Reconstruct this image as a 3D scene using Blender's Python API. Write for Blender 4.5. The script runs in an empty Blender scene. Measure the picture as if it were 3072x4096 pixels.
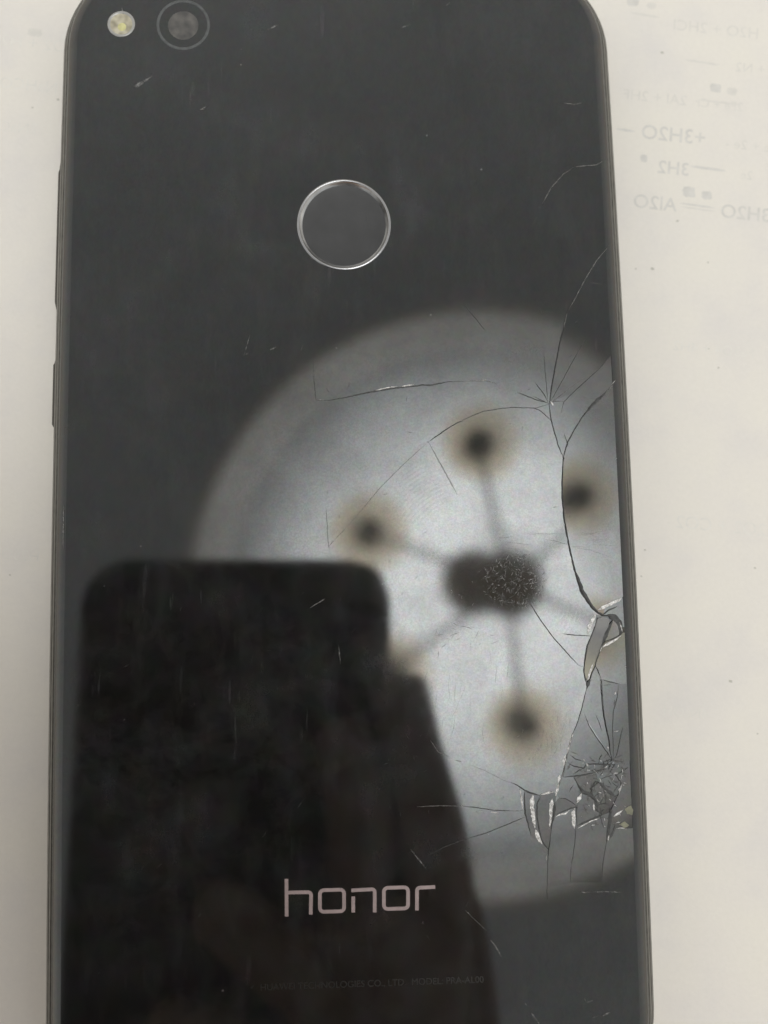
import bpy, bmesh, math, random
import numpy as np
from mathutils import Vector, Matrix
from mathutils.geometry import delaunay_2d_cdt

random.seed(7)
C = bpy.context.scene.collection
S = bpy.context.scene
MM = 0.001

# ------------------------------------------------------------------ camera
F, CX, CY = 3200.0, 1536.0, 2048.0        # photo pixels
HC = 0.10611                              # lens height above the paper
ROT = np.array([[0.99939021, -0.01703121, 0.03048179],
                [-0.01952551, -0.99631674, 0.08349676],
                [0.02894746, -0.08404102, -0.99604174]])   # camera (right, down, forward) -> world
cam_d = bpy.data.cameras.new('camera')
cam = bpy.data.objects.new('camera', cam_d)
C.objects.link(cam)
cr, cd, cf = ROT[:, 0], ROT[:, 1], ROT[:, 2]
CAMM = Matrix(((cr[0], -cd[0], -cf[0], 0), (cr[1], -cd[1], -cf[1], 0), (cr[2], -cd[2], -cf[2], HC), (0, 0, 0, 1)))
cam.matrix_world = CAMM
cam_d.sensor_fit = 'HORIZONTAL'
cam_d.sensor_width = 3.84
cam_d.lens = 3.84 * F / 3072.0
cam_d.clip_start = 0.005
cam_d.clip_end = 50
cam_d.dof.use_dof = True
cam_d.dof.focus_distance = 0.0985
cam_d.dof.aperture_fstop = 1.7
S.camera = cam

# ------------------------------------------------------------------ room light
w = bpy.data.worlds.new("World")
S.world = w
w.use_nodes = True
# a plain room: dim ceiling overhead, brighter and warmer walls all round
_n = w.node_tree.nodes
_l = w.node_tree.links
_tc = _n.new('ShaderNodeTexCoord')
_sp = _n.new('ShaderNodeSeparateXYZ')
_rp = _n.new('ShaderNodeValToRGB')
_l.new(_tc.outputs['Generated'], _sp.inputs[0])
_l.new(_sp.outputs[2], _rp.inputs[0])
_e = _rp.color_ramp.elements
_e[0].position = 0.0
_e[0].color = (0.98, 0.88, 0.74, 1)
_e[1].position = 1.0
_e[1].color = (0.45, 0.46, 0.458, 1)
for _p, _c in ((0.45, (1.04, 1.0, 0.93, 1)), (0.80, (0.70, 0.71, 0.70, 1)), (0.91, (0.49, 0.50, 0.495, 1))):
    _x = _e.new(_p)
    _x.color = _c
_l.new(_rp.outputs[0], _n['Background'].inputs[0])
_n['Background'].inputs[1].default_value = 0.92
S.view_settings.view_transform = 'Standard'
S.view_settings.look = 'None'
S.view_settings.exposure = 0.0
S.view_settings.gamma = 1.0
LAMP_POWER = 8.4

ZG = 7.6   # glass height in mm


def P(u, v, z=ZG):
    """photo pixel -> point (mm) on the horizontal plane z (mm)"""
    d = ROT @ np.array([u - CX, v - CY, F])
    t = (z - HC * 1000) / d[2]
    return d[0] * t, d[1] * t, z


def mirror_hit(u, v, z):
    """disp pixel (1659 wide) seen in the glass -> world point (m) at height z (m)"""
    k = 3072 / 1659
    d = ROT @ np.array([u * k - CX, v * k - CY, F])
    t = (ZG * MM - HC) / d[2]
    p = d * t
    p[2] = ZG * MM
    d2 = d * np.array([1, 1, -1])
    return p + d2 * (z - ZG * MM) / d2[2]


CI = np.array(CAMM.inverted())


def mirror_local(u, v, zl):
    """disp pixel seen in the glass -> point (mm) of the plane zl (mm) of the hand-held phone"""
    a = mirror_hit(u, v, 0.05)
    b = mirror_hit(u, v, 0.2)
    la = (CI @ np.append(a, 1))[:3] * 1000
    lb = (CI @ np.append(b, 1))[:3] * 1000
    t = (zl - la[2]) / (lb[2] - la[2])
    q = la + (lb - la) * t
    return q[0], q[1], zl


# ------------------------------------------------------------------ materials
def mat(name):
    m = bpy.data.materials.new(name)
    m.use_nodes = True
    nt = m.node_tree
    return m, nt, nt.nodes['Principled BSDF']


def N(nt, kind, **kw):
    n = nt.nodes.new(kind)
    for k, v in kw.items():
        if k.startswith('i_'):
            key = k[2:]
            n.inputs[int(key) if key.isdigit() else key.replace('_', ' ')].default_value = v
        else:
            setattr(n, k, v)
    return n


def ramp(nt, fac, stops, interp='LINEAR'):
    r = nt.nodes.new('ShaderNodeValToRGB')
    r.color_ramp.interpolation = interp
    e = r.color_ramp.elements
    while len(e) > 1:
        e.remove(e[-1])
    e[0].position = stops[0][0]
    c = stops[0][1]
    e[0].color = (c, c, c, 1) if not isinstance(c, tuple) else (*c, 1)
    for p, c in stops[1:]:
        x = e.new(p)
        x.color = (c, c, c, 1) if not isinstance(c, tuple) else (*c, 1)
    nt.links.new(fac, r.inputs[0])
    return r.outputs[0]


def math_(nt, op, a, b=None, clamp=False):
    n = nt.nodes.new('ShaderNodeMath')
    n.operation = op
    n.use_clamp = clamp
    for i, x in enumerate((a, b)):
        if x is None:
            continue
        if isinstance(x, (int, float)):
            n.inputs[i].default_value = x
        else:
            nt.links.new(x, n.inputs[i])
    return n.outputs[0]


def simple(name, col, rough=0.5, metal=0.0, ior=1.5, spec=0.5, var=0.0, scale=2000.0, bump=0.0):
    m, nt, b = mat(name)
    b.inputs['Base Color'].default_value = (*col, 1)
    b.inputs['Roughness'].default_value = rough
    b.inputs['Metallic'].default_value = metal
    b.inputs['IOR'].default_value = ior
    b.inputs['Specular IOR Level'].default_value = spec
    if var or bump:
        tc = N(nt, 'ShaderNodeTexCoord')
        nz = N(nt, 'ShaderNodeTexNoise', i_Scale=scale, i_Detail=4.0)
        nt.links.new(tc.outputs['Object'], nz.inputs['Vector'])
        if var:
            lo = tuple(max(0, c * (1 - var)) for c in col)
            hi = tuple(min(1, c * (1 + var)) for c in col)
            nt.links.new(ramp(nt, nz.outputs[0], [(0.3, lo), (0.7, hi)]), b.inputs['Base Color'])
        if bump:
            bp = N(nt, 'ShaderNodeBump', i_Strength=1.0, i_Distance=bump)
            nt.links.new(nz.outputs[0], bp.inputs['Height'])
            nt.links.new(bp.outputs[0], b.inputs['Normal'])
    return m


def glass_material():
    m, nt, b = mat('black_back_glass')
    L = nt.links.new
    tc = N(nt, 'ShaderNodeTexCoord')
    obj = tc.outputs['Object']
    b.inputs['IOR'].default_value = 1.75

    def noise(scale, detail=3.0, rough=0.5, off=(0, 0, 0), sc=(1, 1, 1), rot=0.0, col=False, dist=0.0):
        mp = N(nt, 'ShaderNodeMapping')
        mp.inputs['Location'].default_value = off
        mp.inputs['Scale'].default_value = sc
        mp.inputs['Rotation'].default_value = (0, 0, rot)
        L(obj, mp.inputs[0])
        n = N(nt, 'ShaderNodeTexNoise', i_Scale=scale, i_Detail=detail, i_Roughness=rough, i_Distortion=dist)
        L(mp.outputs[0], n.inputs['Vector'])
        return n.outputs['Color' if col else 0]

    # cloudy greasy film
    film = ramp(nt, noise(115, 6, 0.66, dist=0.25), [(0.36, 0.0), (0.70, 1.0)])
    streak = ramp(nt, noise(260, 4, 0.6, off=(3, 1, 0), sc=(1, 0.25, 1), rot=0.6), [(0.5, 0.0), (0.75, 1.0)])
    blot = ramp(nt, noise(28, 4, 0.6, off=(9, 4, 0)), [(0.42, 0.0), (0.66, 1.0)])
    filmy = math_(nt, 'MULTIPLY', film, math_(nt, 'ADD', math_(nt, 'MULTIPLY', blot, 0.8), 0.2))
    # fine wiping scratches in three directions
    scr = None
    for k, (rot, sc, th) in enumerate(((0.15, 900, 0.68), (1.1, 1100, 0.70), (-0.55, 800, 0.70))):
        n = ramp(nt, noise(sc, 2, 0.5, off=(k * 5.3, 2, 0), sc=(1, 0.11, 1), rot=rot), [(th, 0.0), (th + 0.06, 1.0)])
        scr = n if scr is None else math_(nt, 'MAXIMUM', scr, n)
    gate = ramp(nt, noise(90, 3, 0.5, off=(1, 8, 0)), [(0.52, 0.0), (0.68, 1.0)])
    scr = math_(nt, 'MULTIPLY', scr, gate)
    # dust specks
    vo = N(nt, 'ShaderNodeTexVoronoi', i_Scale=420.0)
    L(obj, vo.inputs['Vector'])
    speck = ramp(nt, vo.outputs['Distance'], [(0.03, 1.0), (0.07, 0.0)])
    sgate = ramp(nt, vo.outputs['Color'], [(0.80, 0.0), (0.84, 1.0)])
    speck = math_(nt, 'MULTIPLY', speck, sgate)
    # fingerprint ridges
    def print_mask(cx, cy, r, sx=1.0):
        mp = N(nt, 'ShaderNodeMapping')
        mp.inputs['Location'].default_value = (-cx * MM / (r * MM) , -cy * MM * sx / (r * MM), 0)
        mp.inputs['Scale'].default_value = (1 / (r * MM), sx / (r * MM), 0)
        L(obj, mp.inputs[0])
        g = N(nt, 'ShaderNodeVectorMath', operation='LENGTH')
        L(mp.outputs[0], g.inputs[0])
        return ramp(nt, g.outputs['Value'], [(0.55, 1.0), (1.0, 0.0)])

    def ridges(cx, cy, r, sc, sx=1.0):
        mp = N(nt, 'ShaderNodeMapping')
        mp.inputs['Location'].default_value = (-cx * MM, -cy * MM, 0)
        L(obj, mp.inputs[0])
        wv = N(nt, 'ShaderNodeTexWave', wave_type='RINGS', rings_direction='Z', i_Scale=sc, i_Distortion=3.2, i_Detail=1.0, i_Detail_Scale=60.0)
        L(mp.outputs[0], wv.inputs['Vector'])
        return math_(nt, 'MULTIPLY', ramp(nt, wv.outputs[0], [(0.45, 0.0), (0.65, 1.0)]), print_mask(cx, cy, r, sx))
    fx, fy, _ = P(1735, 1990)
    fgx, fgy, _ = P(1640, 1960)
    fg1 = math_(nt, 'MULTIPLY', ridges(fx + 5, fy - 9, 999, 620), print_mask(fgx + 1.2, fgy - 0.8, 4.0, 0.8))
    gx, gy, _ = P(2270, 2480)
    fg2 = math_(nt, 'MULTIPLY', ridges(gx - 7, gy + 3, 999, 620), print_mask(gx, gy, 2.6, 1.0))
    fgp = math_(nt, 'MAXIMUM', fg1, fg2)
    fgp = math_(nt, 'MULTIPLY', fgp, ramp(nt, noise(500, 2), [(0.35, 0.2), (0.6, 1.0)]))

    # diffuse albedo of what lies on the glass
    alb = math_(nt, 'ADD', 0.0075, math_(nt, 'MULTIPLY', filmy, 0.026))
    alb = math_(nt, 'ADD', alb, math_(nt, 'MULTIPLY', streak, 0.010))
    alb = math_(nt, 'ADD', alb, math_(nt, 'MULTIPLY', scr, 0.022))
    alb = math_(nt, 'ADD', alb, math_(nt, 'MULTIPLY', speck, 0.10))
    alb = math_(nt, 'ADD', alb, math_(nt, 'MULTIPLY', fgp, 0.024))
    # faint uneven tint
    cn = noise(330, 3, 0.55, off=(2, 2, 2), col=True)
    mx = N(nt, 'ShaderNodeMix', data_type='RGBA')
    mx.inputs[0].default_value = 0.30
    mx.inputs[6].default_value = (0.50, 0.50, 0.505, 1)
    L(cn, mx.inputs[7])
    sc_ = N(nt, 'ShaderNodeVectorMath', operation='SCALE')
    L(mx.outputs[2], sc_.inputs[0])
    L(math_(nt, 'MULTIPLY', alb, 2.0), sc_.inputs['Scale'])
    L(sc_.outputs[0], b.inputs['Base Color'])
    # film dulls the mirror a little, unevenly
    sp = math_(nt, 'SUBTRACT', 0.54, math_(nt, 'MULTIPLY', film, 0.13))
    sp = math_(nt, 'SUBTRACT', sp, math_(nt, 'MULTIPLY', streak, 0.035))
    sp = math_(nt, 'ADD', sp, math_(nt, 'MULTIPLY', fgp, 0.035))
    sp = math_(nt, 'SUBTRACT', sp, math_(nt, 'MULTIPLY', scr, 0.08))
    grain = ramp(nt, noise(5200, 2, 0.6, off=(1, 1, 1)), [(0.3, 0.0), (0.7, 1.0)])
    sp = math_(nt, 'MULTIPLY', sp, math_(nt, 'ADD', 0.91, math_(nt, 'MULTIPLY', grain, 0.22)))
    L(sp, b.inputs['Specular IOR Level'])
    mt = N(nt, 'ShaderNodeMix', data_type='RGBA')
    mt.inputs[0].default_value = 0.17
    mt.inputs[6].default_value = (0.98, 1.0, 0.985, 1)
    gainc = N(nt, 'ShaderNodeVectorMath', operation='SCALE')
    gainc.inputs['Scale'].default_value = 1.75
    L(noise(900, 3, 0.7, off=(7, 3, 0), col=True), gainc.inputs[0])
    L(gainc.outputs[0], mt.inputs[7])
    L(mt.outputs[2], b.inputs['Specular Tint'])
    L(math_(nt, 'ADD', 0.045, math_(nt, 'MULTIPLY', filmy, 0.06)), b.inputs['Roughness'])
    bp = N(nt, 'ShaderNodeBump', i_Strength=1.0, i_Distance=0.000006)
    L(noise(60, 2, 0.4, off=(5, 5, 0)), bp.inputs['Height'])
    L(bp.outputs[0], b.inputs['Normal'])
    return m


def paper_material():
    m, nt, b = mat('thin_white_paper')
    L = nt.links.new
    tc = N(nt, 'ShaderNodeTexCoord')
    n1 = N(nt, 'ShaderNodeTexNoise', i_Scale=75.0, i_Detail=3.0, i_Roughness=0.6)
    n2 = N(nt, 'ShaderNodeTexNoise', i_Scale=1600.0, i_Detail=4.0, i_Roughness=0.7)
    for n in (n1, n2):
        L(tc.outputs['Object'], n.inputs['Vector'])
    c1 = ramp(nt, n1.outputs[0], [(0.3, (0.735, 0.712, 0.685)), (0.5, (0.775, 0.748, 0.70)), (0.7, (0.79, 0.764, 0.702))])
    c2 = ramp(nt, n2.outputs[0], [(0.3, 0.965), (0.7, 1.0)])
    mx = N(nt, 'ShaderNodeMix', data_type='RGBA', blend_type='MULTIPLY')
    mx.inputs[0].default_value = 1.0
    L(c1, mx.inputs[6])
    L(c2, mx.inputs[7])
    # little fibres and flecks
    vo = N(nt, 'ShaderNodeTexVoronoi', i_Scale=170.0)
    L(tc.outputs['Object'], vo.inputs['Vector'])
    sp = math_(nt, 'MULTIPLY', ramp(nt, vo.outputs['Distance'], [(0.03, 1.0), (0.09, 0.0)]),
               ramp(nt, vo.outputs['Color'], [(0.78, 0.0), (0.86, 1.0)]))
    m2 = N(nt, 'ShaderNodeMix', data_type='RGBA')
    L(math_(nt, 'MULTIPLY', sp, 0.35), m2.inputs[0])
    L(mx.outputs[2], m2.inputs[6])
    m2.inputs[7].default_value = (0.50, 0.48, 0.42, 1)
    L(m2.outputs[2], b.inputs['Base Color'])
    b.inputs['Roughness'].default_value = 0.9
    b.inputs['Specular IOR Level'].default_value = 0.15
    bp = N(nt, 'ShaderNodeBump', i_Strength=0.6, i_Distance=0.00003)
    L(n2.outputs[0], bp.inputs['Height'])
    L(bp.outputs[0], b.inputs['Normal'])
    return m


def lamp_material(radius):
    m = bpy.data.materials.new('opal_lamp_diffuser')
    m.use_nodes = True
    nt = m.node_tree
    nt.nodes.clear()
    out = N(nt, 'ShaderNodeOutputMaterial')
    em = N(nt, 'ShaderNodeEmission')
    nt.links.new(em.outputs[0], out.inputs[0])
    tc = N(nt, 'ShaderNodeTexCoord')
    mp = N(nt, 'ShaderNodeMapping')
    mp.inputs['Scale'].default_value = (1 / radius, 1 / radius, 0)
    nt.links.new(tc.outputs['Object'], mp.inputs[0])
    g = N(nt, 'ShaderNodeVectorMath', operation='LENGTH')
    nt.links.new(mp.outputs[0], g.inputs[0])
    f = ramp(nt, g.outputs['Value'], [(0.0, 1.0), (0.30, 1.0), (0.48, 0.84), (0.62, 0.55), (0.74, 0.35), (0.81, 0.235),
                                      (0.845, 0.185), (0.875, 0.265), (0.905, 0.20), (0.95, 0.215), (0.985, 0.18), (1.0, 0.14)])
    nz = N(nt, 'ShaderNodeTexNoise', i_Scale=6.0, i_Detail=2.0)
    nt.links.new(tc.outputs['Object'], nz.inputs['Vector'])
    f = math_(nt, 'MULTIPLY', f, ramp(nt, nz.outputs[0], [(0.3, 0.90), (0.7, 1.0)]))
    nt.links.new(ramp(nt, g.outputs['Value'], [(0.0, (0.985, 0.992, 1.0)), (0.8, (0.96, 0.985, 0.99)), (0.9, (1.0, 0.975, 0.93))]), em.inputs[0])
    nt.links.new(math_(nt, 'MULTIPLY', f, LAMP_POWER), em.inputs[1])
    return m


def amber_material():
    m = bpy.data.materials.new('smoked_amber_glass')
    m.use_nodes = True
    nt = m.node_tree
    nt.nodes.clear()
    out = N(nt, 'ShaderNodeOutputMaterial')
    tr = N(nt, 'ShaderNodeBsdfTransparent')
    tc = N(nt, 'ShaderNodeTexCoord')
    mp = N(nt, 'ShaderNodeMapping')
    mp.inputs['Location'].default_value = (-1, -1, 0)
    mp.inputs['Scale'].default_value = (2, 2, 0)
    nt.links.new(tc.outputs['Generated'], mp.inputs[0])
    g = N(nt, 'ShaderNodeVectorMath', operation='LENGTH')
    nt.links.new(mp.outputs[0], g.inputs[0])
    nt.links.new(ramp(nt, g.outputs['Value'], [(0.38, (0.42, 0.355, 0.27)), (0.58, (0.63, 0.545, 0.42)), (0.85, (0.77, 0.69, 0.555)), (1.0, (0.92, 0.87, 0.79))]), tr.inputs[0])
    gl = N(nt, 'ShaderNodeBsdfGlossy', i_Roughness=0.2)
    gl.inputs[0].default_value = (0.6, 0.5, 0.35, 1)
    mx = N(nt, 'ShaderNodeMixShader')
    mx.inputs[0].default_value = 0.05
    nt.links.new(tr.outputs[0], mx.inputs[1])
    nt.links.new(gl.outputs[0], mx.inputs[2])
    nt.links.new(mx.outputs[0], out.inputs[0])
    return m


def frosted(name, alb, rough=0.35, tint=(1, 1, 1), sc=4000.0, lo=0.45, alpha=1.0):
    """broken glass: white crushed edges, uneven"""
    m, nt, b = mat(name)
    tc = N(nt, 'ShaderNodeTexCoord')
    nz = N(nt, 'ShaderNodeTexNoise', i_Scale=sc, i_Detail=3.0, i_Roughness=0.7)
    nt.links.new(tc.outputs['Object'], nz.inputs['Vector'])
    a = tuple(alb * lo * t for t in tint)
    c = tuple(min(0.9, alb * 1.25 * t) for t in tint)
    nt.links.new(ramp(nt, nz.outputs[0], [(0.38, a), (0.62, c)]), b.inputs['Base Color'])
    b.inputs['Roughness'].default_value = rough
    b.inputs['Alpha'].default_value = alpha
    bp = N(nt, 'ShaderNodeBump', i_Strength=1.0, i_Distance=0.00006)
    nt.links.new(nz.outputs[0], bp.inputs['Height'])
    nt.links.new(bp.outputs[0], b.inputs['Normal'])
    return m


M_GLASS = glass_material()
M_PAPER = paper_material()
M_FRAME = simple('dark_anodised_frame', (0.125, 0.122, 0.110), 0.42, 0.0, 1.55, 0.5, var=0.25, scale=900)
M_FRAME_LINE = simple('dull_seam', (0.10, 0.095, 0.08), 0.6, var=0.3, scale=1500)
M_BUTTON = simple('dark_button', (0.03, 0.028, 0.022), 0.5, var=0.2)
M_INNER = simple('black_adhesive', (0.02, 0.02, 0.02), 0.7)
M_CRACK = frosted('dark_crack', 0.042, 0.5, (0.95, 1.0, 1.0), 2500, 0.5)
M_GREY = frosted('dull_crushed_glass', 0.15, 0.4, (1.0, 0.98, 0.95), 2600, 0.35)
M_CHIP = frosted('white_crushed_glass', 0.74, 0.25, (1, 0.99, 0.97), 3000, 0.40, 0.95)
M_SCRATCH = frosted('grey_scratch', 0.30, 0.5, (1, 1, 1), 1800, 0.3, 0.5)
M_FAINT = frosted('faint_scratch', 0.12, 0.5, (1, 1, 1), 1500, 0.3, 0.38)
M_CRUSH = frosted('brownish_crushed_glass', 0.10, 0.3, (1.0, 0.96, 0.9), 2600, 0.5, 0.55)
M_GLUE = simple('yellowed_adhesive', (0.17, 0.17, 0.115), 0.5, var=0.25, scale=1200)
M_RING = simple('polished_ring', (0.42, 0.42, 0.43), 0.16, 1.0)
M_WALL = simple('sensor_recess_wall', (0.30, 0.31, 0.32), 0.22, 0.8, var=0.95, scale=170)  # strong light and dark noise in the colour stands in for patchy reflections
M_SENSOR = simple('satin_black_sensor', (0.022, 0.022, 0.023), 0.28, 0.0, 1.7, 0.5, var=0.25, scale=500)
M_SILVER = simple('pinkish_silver_print', (0.36, 0.29, 0.29), 0.45, 0.0, var=0.10, scale=1500)
M_PRINT = simple('dim_grey_print', (0.017, 0.017, 0.016), 0.5)
M_INK = simple('show_through_ink', (0.70, 0.682, 0.642), 0.95, spec=0.1, var=0.05, scale=900)
M_INK0 = simple('faintest_show_through_ink', (0.742, 0.725, 0.683), 0.95, spec=0.1, var=0.05, scale=900)
M_INK2 = simple('strong_show_through_ink', (0.655, 0.643, 0.612), 0.95, spec=0.1, var=0.06, scale=900)
M_SPECK = simple('paper_fleck', (0.50, 0.49, 0.44), 0.9, spec=0.1)
M_DESK = simple('wooden_desk', (0.34, 0.24, 0.15), 0.5, var=0.3, scale=30)
M_NICKEL = simple('dull_nickel', (0.30, 0.31, 0.32), 0.35, 1.0)
M_BRONZE = simple('dark_bronze', (0.42, 0.38, 0.34), 0.5)
M_SOCKET = simple('black_socket', (0.12, 0.13, 0.15), 0.5)
M_RIM = simple('lamp_rim_enamel', (0.55, 0.52, 0.46), 0.4)
M_PH = simple('matte_black_phone', (0.02, 0.017, 0.017), 0.55)
M_PHG = simple('dark_camera_plate', (0.10, 0.102, 0.10), 0.4)
M_SKIN = simple('skin', (0.17, 0.125, 0.105), 0.55, var=0.12, scale=120, bump=0.0001)
M_NAIL = simple('fingernail', (0.55, 0.36, 0.29), 0.3)
M_SLEEVE = simple('brown_sleeve_cloth', (0.42, 0.23, 0.11), 0.95, var=0.3, scale=1200)


# ------------------------------------------------------------------ helpers
def link(name, me, m=None, parent=None, smooth=False):
    if m:
        me.materials.append(m)
    o = bpy.data.objects.new(name, me)
    C.objects.link(o)
    if parent is not None:
        o.parent = parent
    if smooth:
        for p in me.polygons:
            p.use_smooth = True
    return o


def mesh(name, vs, fs, m=None, parent=None, smooth=False, scale=MM):
    me = bpy.data.meshes.new(name)
    me.from_pydata([(x * scale, y * scale, z * scale) for x, y, z in vs], [], fs)
    me.update()
    return link(name, me, m, parent, smooth)


def thing(name, label, cat, loc=(0, 0, 0), group=None):
    o = bpy.data.objects.new(name, None)
    o.empty_display_size = 0.01
    C.objects.link(o)
    o.location = loc
    o['label'] = label
    o['category'] = cat
    if group:
        o['group'] = group
    return o


XC, TOP, BOT, WH, RC = -1.76, 82.4, -64.9, 36.72, 12.8
NA = 14


def outline(d):
    """phone outline inset by d (mm), with the very slight outward bow of its long sides"""
    w_, r = WH - d, max(RC - d, 0.5)
    t, b = TOP - d, BOT + d
    pts = []
    for (cx, cy, a0) in ((w_ - r, t - r, 0), (-(w_ - r), t - r, 90), (-(w_ - r), b + r, 180), (w_ - r, b + r, 270)):
        for i in range(NA + 1):
            a = math.radians(a0 + 90 * i / NA)
            # slightly squarer than a circle
            ca, sa = math.cos(a), math.sin(a)
            pts.append((cx + r * ca, cy + r * sa))
        # straight piece subdivided so that the bow shows
        nx = {0: (-(w_ - r), t), 90: (-w_, b + r), 180: (w_ - r, b), 270: (w_, t - r)}[a0]
        px, py = pts[-1]
        for i in range(1, 12):
            pts.append((px + (nx[0] - px) * i / 12, py + (nx[1] - py) * i / 12))
    out = []
    for x, y in pts:
        k = 1 - 0.0128 * ((y + 8) / 65) ** 2
        out.append((XC + x * k, y))
    return out


def loft(name, prof, m, parent, smooth=True, cap_end=False, cap_start=False):
    vs, fs = [], []
    n = None
    for d, z in prof:
        o = outline(d)
        n = len(o)
        vs += [(x, y, z) for x, y in o]
    for k in range(len(prof) - 1):
        for i in range(n):
            j = (i + 1) % n
            fs.append((k * n + i, k * n + j, (k + 1) * n + j, (k + 1) * n + i))
    if cap_end:
        fs.append(tuple((len(prof) - 1) * n + i for i in range(n)))
    if cap_start:
        fs.append(tuple(reversed(range(n))))
    return mesh(name, vs, fs, m, parent, smooth)


def lathe(name, cx, cy, prof, m, parent, seg=96, smooth=True, cap=False, scale=MM):
    vs, fs = [], []
    for r, z in prof:
        for i in range(seg):
            a = 2 * math.pi * i / seg
            vs.append((cx + r * math.cos(a), cy + r * math.sin(a), z))
    for k in range(len(prof) - 1):
        for i in range(seg):
            j = (i + 1) % seg
            fs.append((k * seg + i, k * seg + j, (k + 1) * seg + j, (k + 1) * seg + i))
    if cap:
        fs.append(tuple((len(prof) - 1) * seg + i for i in range(seg)))
    return mesh(name, vs, fs, m, parent, smooth, scale)


def densify(pts, step):
    out = [pts[0]]
    for a, b in zip(pts, pts[1:]):
        L = math.hypot(b[0] - a[0], b[1] - a[1])
        n = max(1, int(L / step))
        for i in range(1, n + 1):
            t = i / n
            out.append(tuple(a[k] + (b[k] - a[k]) * t for k in range(len(a))))
    return out


def ribbon_geo(pts, width, z, taper=True, rough=0.35, wob=0.6, step=9, lift=0.02):
    """pts: photo pixels (u, v[, w]); returns verts (mm), faces of a low ridge along the line"""
    pts = [(p[0], p[1], p[2] if len(p) > 2 else width) for p in pts]
    d = densify(pts, step)
    vs, fs = [], []
    n = len(d)
    for i, (u, v, wd) in enumerate(d):
        a = d[max(0, i - 1)]
        b = d[min(n - 1, i + 1)]
        tx, ty = b[0] - a[0], b[1] - a[1]
        L = math.hypot(tx, ty) or 1
        nx, ny = -ty / L, tx / L
        k = 1.0
        if taper:
            k = min(1.0, 0.15 + 1.2 * min(i, n - 1 - i) / max(3, n * 0.25))
        jl = wd * 0.5 * k * (1 + random.uniform(-rough, rough))
        jr = wd * 0.5 * k * (1 + random.uniform(-rough, rough))
        o = random.uniform(-wob, wob) if 0 < i < n - 1 else 0
        l = P(u + nx * (jl + o), v + ny * (jl + o), z)
        c = P(u + nx * o, v + ny * o, z)
        r = P(u - nx * (jr - o), v - ny * (jr - o), z)
        vs += [l, (c[0], c[1], z + lift * (0.5 + random.random())), r]
    for i in range(n - 1):
        q = 3 * i
        fs += [(q, q + 1, q + 4, q + 3), (q + 1, q + 2, q + 5, q + 4)]
    return vs, fs


PLANE = {}
polys = []


def surf(x, y):
    z = 0.0
    for g, (ta, tb, mz) in PLANE.items():
        for dx, dy in ((0, 0), (0.09, 0), (-0.09, 0), (0, 0.09), (0, -0.09)):
            if inside((x + dx, y + dy), polys[g]):
                z = max(z, ta * x + tb * y - mz)
                break
    return z


def conform(vs):
    """lift points onto the tilted shards, along the line of sight so that they stay on their crack"""
    out = []
    for x, y, z in vs:
        dz = surf(x, y)
        if dz:
            k = (HC * 1000 - z - dz) / (HC * 1000 - z)
            x, y, z = x * k, y * k, z + dz
        out.append((x, y, z))
    return out


def ribbon(name, pts, width, m, parent, z=ZG + 0.012, **kw):
    vs, fs = ribbon_geo(pts, width, z, **kw)
    vs = conform(vs)
    return mesh(name, vs, fs, m, parent)


# ------------------------------------------------------------------ desk and paper
vs = [(-420, -300, -4), (420, -300, -4), (420, 300, -4), (-420, 300, -4), (-420, -300, -29), (420, -300, -29), (420, 300, -29), (-420, 300, -29)]
desk = mesh('desk', vs, [(0, 1, 2, 3), (7, 6, 5, 4), (0, 4, 5, 1), (1, 5, 6, 2), (2, 6, 7, 3), (3, 7, 4, 0)], M_DESK)
desk['kind'] = 'structure'

paper = thing('paper_sheet', 'white sheet of thin paper with mirrored print showing through, under the cracked phone', 'paper')
vs, fs = [], []
nx_, ny_ = 40, 48
for j in range(ny_ + 1):
    for i in range(nx_ + 1):
        x = -135 + 270 * i / nx_
        y = -180 + 360 * j / ny_
        r = max(0, (math.hypot(x / 60, y / 90) - 1.0))
        z = 0.0
        vs.append((x, y, z))
for j in range(ny_):
    for i in range(nx_):
        a = j * (nx_ + 1) + i
        fs.append((a, a + 1, a + nx_ + 2, a + nx_ + 1))
mesh('sheet', vs, fs, M_PAPER, paper, True)


def paper_text(s, u, v, h, ang=-6.5, m=M_INK, name='show_through_print'):
    """mirrored text whose LAST letter stands at photo pixel (u, v): print of the other side showing through"""
    cu = bpy.data.curves.new(name, 'FONT')
    cu.body = s
    cu.size = h * 1.55 * MM
    cu.align_x = 'RIGHT'
    cu.resolution_u = 3
    cu.offset = 0.00003 if m is M_INK2 else 0.0
    o = bpy.data.objects.new(name, cu)
    C.objects.link(o)
    dg = bpy.context.evaluated_depsgraph_get()
    me = bpy.data.meshes.new_from_object(o.evaluated_get(dg))
    bpy.data.objects.remove(o)
    x, y, _ = P(u, v, 0)
    T = Matrix.Translation((x * MM, y * MM, 0.000006)) @ Matrix.Rotation(math.radians(ang), 4, 'Z') @ Matrix.Scale(-1, 4, (1, 0, 0))
    me.transform(T)
    me.flip_normals()
    me.name = name
    me.materials.clear()
    return link(name, me, m, paper)


def paper_blot(u, v, wu, hv, m, name='print_blot', n=22, z=0.006):
    vs = []
    for i in range(n):
        a = 2 * math.pi * i / n
        k = (abs(math.cos(a)) ** 4 + abs(math.sin(a)) ** 4) ** -0.25 * random.uniform(0.86, 1.08)
        vs.append(P(u + wu / 2 * math.cos(a) * k, v + hv / 2 * math.sin(a) * k + 0.1 * wu / 2 * math.cos(a), z))
    return mesh(name, list(reversed(vs)), [tuple(range(n))], m, paper)


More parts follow.
